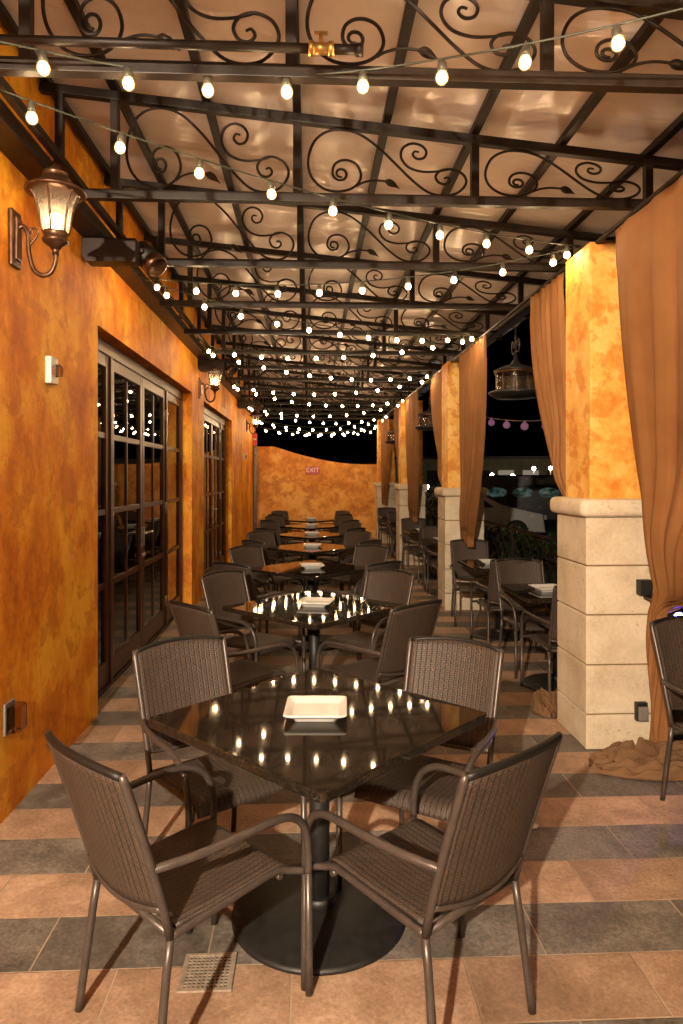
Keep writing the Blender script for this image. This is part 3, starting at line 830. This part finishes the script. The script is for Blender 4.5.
# ------------------------------------------------------------------ curtains
def curtain(ya, yb, tie, label, zt=3.045, folds=9, seed=0, bag=.10, tail=True, tw=.16, am=1.0, tail_w=None, tail_y=None):
    """cloth hung on the rod from ya to yb and gathered at tie=(x,y,z); below the tie the tail falls to the floor"""
    rn = random.Random(seed); tx, ty, tz = tie
    m = MB(); nu, nv = folds * 8, 44
    ph = [rn.uniform(.7, 1.3) for _ in range(folds + 2)]
    zl = .03 if tail else tz - .09
    def fn(u, v):
        z = zt + (zl - zt) * v
        if z >= tz:
            q = (zt - z) / (zt - tz)
            k = q ** 2.1
        else: q = 1; k = 1
        xc = 1.73 + (tx - 1.73) * (q ** 1.8)
        a0, a1 = ya, yb
        y_top = a0 + (a1 - a0) * u
        sg = 1 if a1 > a0 else -1
        y_tie = ty + (u - .5) * tw * sg
        if z < tz:
            h_ = min(1, (tz - z) / .10); h_ = h_ * h_ * (3 - 2 * h_)
            y_tail = (ty if tail_y is None else tail_y) + (u - .5) * (tail_w or tw) * sg
            y_tie += (y_tail - y_tie) * h_
        y = y_top + (y_tie - y_top) * k
        # slack belly above the tie
        bel = bag * math.exp(-((q - .86) / .13) ** 2) if z >= tz else 0
        amp = (.013 + .030 * q) * am
        fo = math.sin(2 * math.pi * u * folds + ph[int(u * folds)] * .6 + 1.1 * q) + .35 * math.sin(2 * math.pi * u * folds * 2.3 + 2 * q + seed)
        cx = amp * fo * (.55 if q < .1 else 1)
        if z >= tz: yo = .012 * math.sin(2 * math.pi * u * folds * .5 + 3 * q)
        else: yo = .03 * math.sin(6 * u + 8 * z + seed)
        x = xc + cx - bel * .7 * math.sin(math.pi * u)
        y = y + yo - bel * (1 if a1 > a0 else -1) * 0 
        zz = z
        if not tail and v > .93: zz = z + .05 * math.sin(math.pi * u)
        return Vector((x, y, zz))
    m.grid(fn, nu, nv, lambda u, v: (u * 1.6, v * 3))
    o = m.build('curtain', M['curtain'], solid=.004)
    tag(o, label, 'curtain', 'brown curtains tied to the pillars', 'thing')
curtain(3.80, 2.05, (2.00, 3.60, .98), 'large brown curtain before the largest pillar, its tail on the floor', folds=6, seed=2, bag=.10, tw=.52, am=.62, tail_w=.12, tail_y=3.83)
curtain(4.60, 5.30, (1.84, 4.58, 1.42), 'brown curtain tied back behind the largest pillar', folds=6, seed=4)
curtain(7.88, 6.66, (1.86, 7.98, .90), 'brown curtain hanging in front of the second pillar, gathered low', folds=8, seed=6, tail=False, bag=.05, tw=.30)
curtain(8.88, 9.72, (1.84, 8.84, 1.42), 'brown curtain tied back behind the second pillar', folds=6, seed=8)
curtain(12.3, 10.9, (1.86, 12.25, .90), 'brown curtain hanging in front of the third pillar', folds=8, seed=10, tail=False, bag=.05, tw=.3)
curtain(13.1, 14.0, (1.84, 13.08, 1.42), 'brown curtain tied back behind the third pillar', folds=6, seed=12)
curtain(16.5, 15.0, (1.80, 16.4, 1.05), 'brown curtain hanging in front of the last pillar', folds=8, seed=14, tail=False, bag=.05, tw=.3)

def heap(loc, sx, sy, h, rz, seed, label, n=8):
    rn = random.Random(seed); m = MB()
    for r in range(n):
        y0 = rn.uniform(-.6, .6) * sy; ph = rn.uniform(0, 6.28); ph2 = rn.uniform(0, 6.28); u0 = rn.uniform(0, .35); u1 = rn.uniform(.65, 1.0)
        hh = h * rn.uniform(.8, 1.7); fr = rn.choice((3, 4, 5, 6)); wd0 = rn.uniform(.55, 1.0) * sy
        def fn(u, v):
            t = u0 + (u1 - u0) * u; c = 2 * v - 1
            w = (.25 + .75 * math.sin(math.pi * min(1, .08 + u * .92)) ** .6) * wd0
            y = y0 * (.3 + .7 * t) + .05 * math.sin(5 * t + ph) + c * w * .75
            arch = max(0, 1 - c * c) ** .7
            lift = (.35 + .65 * math.sin(math.pi * min(1, u * .9 + .08))) * (.75 + .4 * noise.noise(Vector((t * 3, ph, 0))))
            z = .006 + hh * lift * arch * (.58 + .42 * (1 - abs(math.sin(.5 * math.pi * fr * c + ph2 + 4.5 * t + 1.5 * math.sin(6 * t + ph)))) * (.5 + .5 * noise.noise(Vector((t * 5, c * 2, ph2)))))
            z += .030 * arch * noise.noise(Vector((t * 13, c * 3.5, ph))) - .05 * arch * max(0, .22 - abs(noise.noise(Vector((t * 7 + 3, c * 2.6, ph2))))) / .22
            return Vector(((2 * t - 1) * sx + .03 * math.sin(4 * c + ph), y, max(.004, z)))
        m.grid(fn, 90, 50, lambda u, v: (u * sx * 2, v * sy * 2))
    o = m.build('cloth_heap', M['sheer'], solid=.003); o.location = loc; o.rotation_euler = (0, 0, rz)
    tag(o, label, 'cloth', 'heaps of curtain cloth on the floor', 'thing')
heap((2.06, 3.74, 0), .50, .17, .16, R(-6), 3.3, 'crumpled brown cloth heap on the floor before the largest pillar')
heap((1.66, 4.66, 0), .14, .07, .20, R(80), 7.1, 'small crumpled cloth heap at the rear foot of the largest pillar')

# fixtures on the largest pillar
t = thing('curtain_tieback', 'small black tieback bracket on the front of the largest pillar', 'bracket', (1.985, 3.995, .97))
MB().box((-.04, -.05, -.04), (.04, 0, .05), .006).build('box', M['black'], t); MB().box((-.01, -.13, -.058), (.09, -.03, -.044), .004).build('hook_plate', M['black'], t)
t = thing('outlet_box', 'small black outlet box low on the largest pillar', 'outlet', (1.97, 3.998, .235))
MB().box((-.035, -.035, -.055), (.035, 0, .055), .006).build('box', M['black'], t); MB().box((-.028, -.055, -.05), (.03, -.036, .035), .008).build('flap', M['greypipe'], t)
t = thing('blue_spotlight', 'small blue lit spotlight beside the largest pillar', 'spotlight', (2.09, 3.80, .83))
c = MB(); c.lathe([(0, -.05), (.032, -.05), (.036, .03), (.033, .034), (.030, .03), (0, .028)], 16, (0, 0, 0), Vector((0, 0, 1)).rotation_difference(Vector((-.12, -1, .15)).normalized())); c.build('housing', M['black'], t)
c = MB(); c.lathe([(.029, .031), (.02, .036), (0, .038)], 14, (0, 0, 0), Vector((0, 0, 1)).rotation_difference(Vector((-.12, -1, .15)).normalized())); c.build('lens', M['bluelens'], t)
MB().box((-.075, -.01, -.06), (-.03, .01, .0), .003).build('bracket', M['black'], t)

# ------------------------------------------------------------------ hanging iron lanterns in the openings
def make_pendant():
    t = thing('hanging_lantern', '', 'lantern', (0, 0, 0), 0, 'iron lanterns hanging in the openings')
    MB().lathe([(0, .0), (.19, .015), (.235, .045), (.245, .062), (.238, .068), (.20, .058), (.13, .05), (0, .05)], 32).build('tray', M['black'], t)
    c = MB()
    for k in range(10):
        a = 2 * math.pi * k / 10; c.tube([(.18 * math.cos(a), .18 * math.sin(a), .05), (.18 * math.cos(a), .18 * math.sin(a), .25)], .006, 6)
    c.lathe([(.172, .24), (.188, .24), (.188, .262), (.172, .262)], 24); c.build('cage', M['bronze'], t)
    MB().lathe([(.168, .052), (.168, .245)], 24).build('glass', M['seeded'], t)
    MB().lathe([(0, .262), (.19, .262), (.20, .27), (.13, .30), (.05, .33), (.02, .38), (.012, .42), (0, .42)], 24).build('cap', M['black'], t)
    s = MB(); s.tube([(0, 0, .41), (0, 0, .70)], .009, 8)
    for sx in (-1, 1):
        s.tube(smooth_path([(0, sx * .01, .46), (0, sx * .08, .44), (0, sx * .12, .50), (0, sx * .09, .56), (0, sx * .05, .53), (0, sx * .07, .50)], 4), .006, 6)
        s.tube([(0, 0, .69), (0, sx * .2, .70)], .008, 6)
    s.build('hanger', M['iron'], t)
    return t
pd0 = make_pendant()
for i, (y, lab) in enumerate(((6.1, 'dark iron lantern hanging in the opening behind the largest pillar'), (10.5, 'dark iron lantern hanging in the opening behind the second pillar'), (14.8, 'dark iron lantern hanging in the farthest opening'))):
    if i == 0: pd0.location = (1.86, y, 2.335); pd0.scale = (1.0, 1.0, .95); pd0['label'] = lab
    else: dup(pd0, (1.86, y, 2.345), 0, lab)

# ------------------------------------------------------------------ floor bits
g = thing('floor_drain', 'square metal floor drain grate beside the front table base', 'drain', (-.335, 2.26, .001))
m = MB()
for k in range(11):
    x = -.072 + k * .0144; m.box((x - .0028, -.075, .001), (x + .0028, .075, .006))
for k in range(11):
    y = -.072 + k * .0144; m.box((-.075, y - .0022, .0015), (.075, y + .0022, .0055))
m.build('grate', M['grate'], g); MB().box((-.074, -.074, -.0005), (.074, .074, .0004)).build('pit', M['black'], g)  # black plate under the bars stands in for shade inside the drain hole
f = MB()
f.box((-.086, -.086, 0), (-.074, .086, .007), .001); f.box((.074, -.086, 0), (.086, .086, .007), .001); f.box((-.074, -.086, 0.0003), (.074, -.074, .0067), .001); f.box((-.074, .074, .0003), (.074, .086, .0067), .001)
f.build('rim', M['grate'], g)
m = MB()
m.grid(lambda u, v: Vector(((u - .5) * .045, (v - .5) * .04, .004 + .016 * abs(noise.noise(Vector((u * 3, v * 3, 2)))) * 2)), 6, 6, smooth=False)
o = m.build('paper_scrap', M['paper']); o.location = (1.04, 3.13, 0); tag(o, 'tiny white crumpled paper scrap on the tiles beside the right chair', 'litter', kind='thing')

# ------------------------------------------------------------------ outside: railing, globes, parking lot
XF = 2.86
fe = thing('patio_railing', 'dark iron railing with overlapping arches beyond the pillars', 'railing', (XF, 0, 0))
rl = MB(); 
for z in (.90, .12): rl.box((-.018, -2, z - .018), (.018, 19, z + .018), .004)
rl.build('rails', M['iron'], fe)
for k in range(12):
    y = -1.6 + 1.85 * k; MB().box((-.026, y - .026, 0), (.026, y + .026, .98), .004).build('post', M['iron'], fe)
ar = MB()
for k in range(34):
    y = 3.0 + .30 * k
    for zz in (.30, .55, .80):
        ar.tube([(0, y + .28 * math.cos(a), zz - .30 + .32 * math.sin(a) + .03) for a in [R(d) for d in range(20, 161, 14)]], .009, 5, cap=False)
ar.build('arch_infill', M['iron'], fe)
lp = []
for i, y in enumerate((4.6, 12.4)):
    m = MB(); m.tube([(XF + .12, y, -.16), (XF + .12, y, 2.9)], .03, 10); m.box((XF + .07, y - .05, -.16), (XF + .17, y + .05, -.10), .005)
    tag(m.build('light_pole', M['iron']), ['dark pole holding the globe string, nearer one beyond the railing', 'dark pole holding the globe string, farther one beyond the railing'][i], 'pole', 'poles of the globe string', 'thing')
t = thing('globe_string', 'string of dim pink globes outside beyond the railing', 'string lights', (XF + .12, 12.4, 2.80))
f = lambda s: Vector((0, -7.8 * s, -.45 * s - .9 * s * (1 - s)))
MB().tube([f(k / 24) for k in range(25)], .006, 6).build('cable', M['white'], t)
gd = None
for k in range(9):
    s = (k + .5) / 9
    if gd is None:
        o = MB().lathe([(0, -.13), (.03, -.122), (.05, -.10), (.055, -.075), (.045, -.045), (.02, -.025), (.015, 0), (0, 0)], 14).build('globe', M['pinkglobe'], t); gd = o.data
    else: o = bpy.data.objects.new('globe', gd); COL.objects.link(o); o.parent = t
    o.location = f(s)

def car(name, label, loc, rz, prof, glass_prof, Lw, paint, glass, scale=1):
    t = thing(name, label, 'van' if 'van' in name else 'car', loc, rz)
    MB().prism(prof, 'y', -.85, .85, .05).build('body', paint, t)
    for gpz in glass_prof:
        for sy in (-1, 1): MB().prism(gpz, 'y', sy * .845, sy * .862).build('window', glass, t)
    for x in Lw:
        for sy in (-1, 1):
            w_ = MB(); w_.lathe([(0, -.1), (.26, -.1), (.31, -.08), (.31, .08), (.26, .1), (0, .1)], 20, (x, sy * .78, .31), Vector((0, 0, 1)).rotation_difference(Vector((0, 1, 0)))); wo = w_.build('wheel', M['tyre'], t)
            q = MB(); q.lathe([(0, .105), (.17, .105), (.18, .095)], 14, (x, sy * .78, .31), Vector((0, 0, 1)).rotation_difference(Vector((0, sy, 0)))); q.build('rim', M['steel'], wo)
    xa = prof[0][0]; xb = max(p[0] for p in prof)
    for x in (xa - .01, xb + .01):
        for sy in (-1, 1): MB().box((x - .03, sy * .62 - .12, .62), (x + .03, sy * .62 + .12, .74), .02).build('headlight', M['white'], t)
van_prof = [(-2.3, .3), (-2.3, 1.2), (-2.1, 1.75), (-1.9, 1.85), (1.0, 1.85), (1.6, 1.3), (2.3, 1.1), (2.35, .3)]
def oval(cx, cz, a, b, n=14): return [(cx + a * math.cos(2 * math.pi * k / n) * (1 if abs(math.cos(2 * math.pi * k / n)) < .9 else .97), cz + b * math.sin(2 * math.pi * k / n)) for k in range(n)]
car('parked_van', 'dark van with three teal lit windows in the parking lot', (8.1, 23.6, -.15), R(-14), van_prof, [oval(-1.55, 1.25, .36, .17), oval(-.68, 1.25, .36, .17), oval(.18, 1.25, .36, .17)], (-1.5, 1.5), M['cardark'], M['tealglass'])
sed = [(-2.1, .28), (-2.15, .75), (-1.6, .9), (-1.05, 1.36), (.35, 1.38), (1.0, .95), (2.05, .78), (2.12, .28)]
car('parked_car', 'pale car parked in front of the dark van', (4.4, 19.3, -.15), R(-10), sed, [[(-.95, .95), (-.75, 1.28), (-.25, 1.30), (-.25, .95)], [(-.18, .95), (-.18, 1.30), (.3, 1.30), (.75, .95)]], (-1.35, 1.35), M['carpale'], M['dark'])
car('parked_hatchback', 'small pale hatchback parked farther along the lot', (9.9, 30.5, -.15), R(60), [(-1.6, .28), (-1.65, .9), (-1.45, 1.42), (.25, 1.45), (.9, .95), (1.7, .8), (1.75, .28)], [[(-1.3, .95), (-1.2, 1.32), (-.4, 1.34), (-.4, .95)], [(-.32, .95), (-.32, 1.34), (.2, 1.34), (.62, .95)]], (-1.1, 1.1), M['carpale'], M['dark'])

def far_building(loc, w, d, h, label, nwin, lit):
    t = thing('far_building', label, 'building', loc, R(-16))
    MB().box((-w / 2, 0, 0), (w / 2, d, h)).build('wall', M['farwall'], t)
    MB().box((-w / 2 - .3, -.3, h + .003), (w / 2 + .3, d + .3, h + .3), .05).build('roof', M['ledger'], t)
    for k in range(nwin):
        x = -w / 2 + w * (k + .5) / nwin
        q = MB().box((x - .8, -.05, .8), (x + .8, -.003, 2.5)).build('window', M['shopwin'] if k in lit else M['dark'], t)
        MB().box((x - .9, -.08, .62), (x + .9, -.051, .78)).build('sill', M['white'], q)
far_building((17.0, 72, -.16), 20, 9, 3.7, 'long low olive building with a lit shopfront across the lot', 8, (5, 6))
far_building((35.0, 66, -.16), 12, 9, 4.2, 'taller dark building across the lot behind the largest pillar', 5, (1,))
far_building((9.5, 95, -.16), 9, 9, 5.0, 'dark building far behind the second opening', 4, ())
for i, (x, y, z, mt, lab) in enumerate(((14.0, 52, 1.75, 'farlamp', 'street lamp with yellow globe, leftmost across the lot'), (15.6, 52, 1.70, 'farlamp', 'street lamp with yellow globe, second across the lot'), (18.6, 56, 2.35, 'coollamp', 'street lamp with cool white globe above the shopfront'),
                                  (20.0, 56, 2.35, 'farlamp', 'brightest yellow street lamp, beside the curtain edge'), (7.9, 46, .95, 'coollamp', 'cool white lamp seen through the second opening'))):
    t = thing('street_lamp', lab, 'lamp', (x, y, -.15), 0, 'lamps across the parking lot')
    MB().tube([(0, 0, 0), (0, 0, z)], [.09, .05], 8).build('post', M['iron'], t)
    MB().lathe([(0, z), (.10, z + .04), (.15, z + .15), (.11, z + .27), (0, z + .31)], 12).build('globe', M[mt], t)
def bush(loc, r, h, n, label, seed):
    rn = random.Random(seed)
    t = thing('shrub', label, 'shrub', loc, 0, 'shrubs beyond the railing')
    m = MB()
    for k in range(n):
        a = rn.uniform(0, 6.283); rr = r * math.sqrt(rn.random()); zz = h * (.12 + .88 * rn.random() * (1 - .5 * (rr / r) ** 2))
        c = Vector((rr * math.cos(a), rr * math.sin(a), zz))
        q = Matrix.Rotation(rn.uniform(0, 6.28), 4, 'Z') @ Matrix.Rotation(rn.uniform(-1.2, 1.2), 4, 'X')
        s = rn.uniform(.05, .10)
        m.poly([c + (q @ Vector(p)) * s for p in ((0, -1, 0), (.4, 0, .1), (0, 1.1, 0), (-.4, 0, .1))])
    m.build('foliage', M['leaf'], t)
    st_ = MB()
    for k in range(7):
        a = k * .9; st_.tube([(0, 0, 0), (.3 * r * math.cos(a), .3 * r * math.sin(a), h * .4), (.7 * r * math.cos(a), .7 * r * math.sin(a), h * .85)], [.02, .012, .005], 5)
    st_.build('stem', M['bark'], t)
bush((3.9, 13.2, -.16), .55, .95, 900, 'low dark green shrub beyond the railing in the first opening', 1)
bush((3.5, 18.2, -.16), .75, 1.7, 1400, 'green shrub seen through the second opening', 2)
bush((5.6, 15.0, -.16), .5, .6, 500, 'small low shrub at the edge of the parking lot', 3)

# ------------------------------------------------------------------ light
W = bpy.data.worlds.new('World'); S.world = W; W.use_nodes = True
nt = W.node_tree; bg = nt.nodes['Background']
sky = nt.nodes.new('ShaderNodeTexSky'); sky.sky_type = 'NISHITA'; sky.sun_disc = False
sky.sun_elevation = R(-9); sky.sun_rotation = R(200)
nt.links.new(sky.outputs[0], bg.inputs[0]); bg.inputs[1].default_value = .05
# strong lamp of the lantern behind the viewer: it throws the long chair shadows
ld = bpy.data.lights.new('lantern_lamp', 'POINT'); ld.energy = 4900; ld.color = (1.0, .86, .70); ld.shadow_soft_size = .05
lo = bpy.data.objects.new('lantern_lamp', ld); COL.objects.link(lo); lo.location = (XW + .207, -2.3, 2.79 + .13)

# ------------------------------------------------------------------ camera
cd = bpy.data.cameras.new('camera'); cam = bpy.data.objects.new('camera', cd); COL.objects.link(cam)
cd.sensor_fit = 'VERTICAL'; cd.sensor_height = 36; cd.lens = 24; cd.clip_start = .05; cd.clip_end = 600
cd.shift_y = -35 / 1024
cam.location = (0, 0, 1.63); cam.rotation_euler = (R(90), 0, R(-2.64))
S.camera = cam

S.render.engine = 'CYCLES'
S.cycles.use_denoising = True
S.cycles.max_bounces = 8; S.cycles.transparent_max_bounces = 12
S.cycles.sample_clamp_indirect = 6
S.cycles.caustics_reflective = False; S.cycles.caustics_refractive = False
S.view_settings.view_transform = 'Standard'; S.view_settings.look = 'None'
S.view_settings.exposure = .55; S.view_settings.gamma = 1
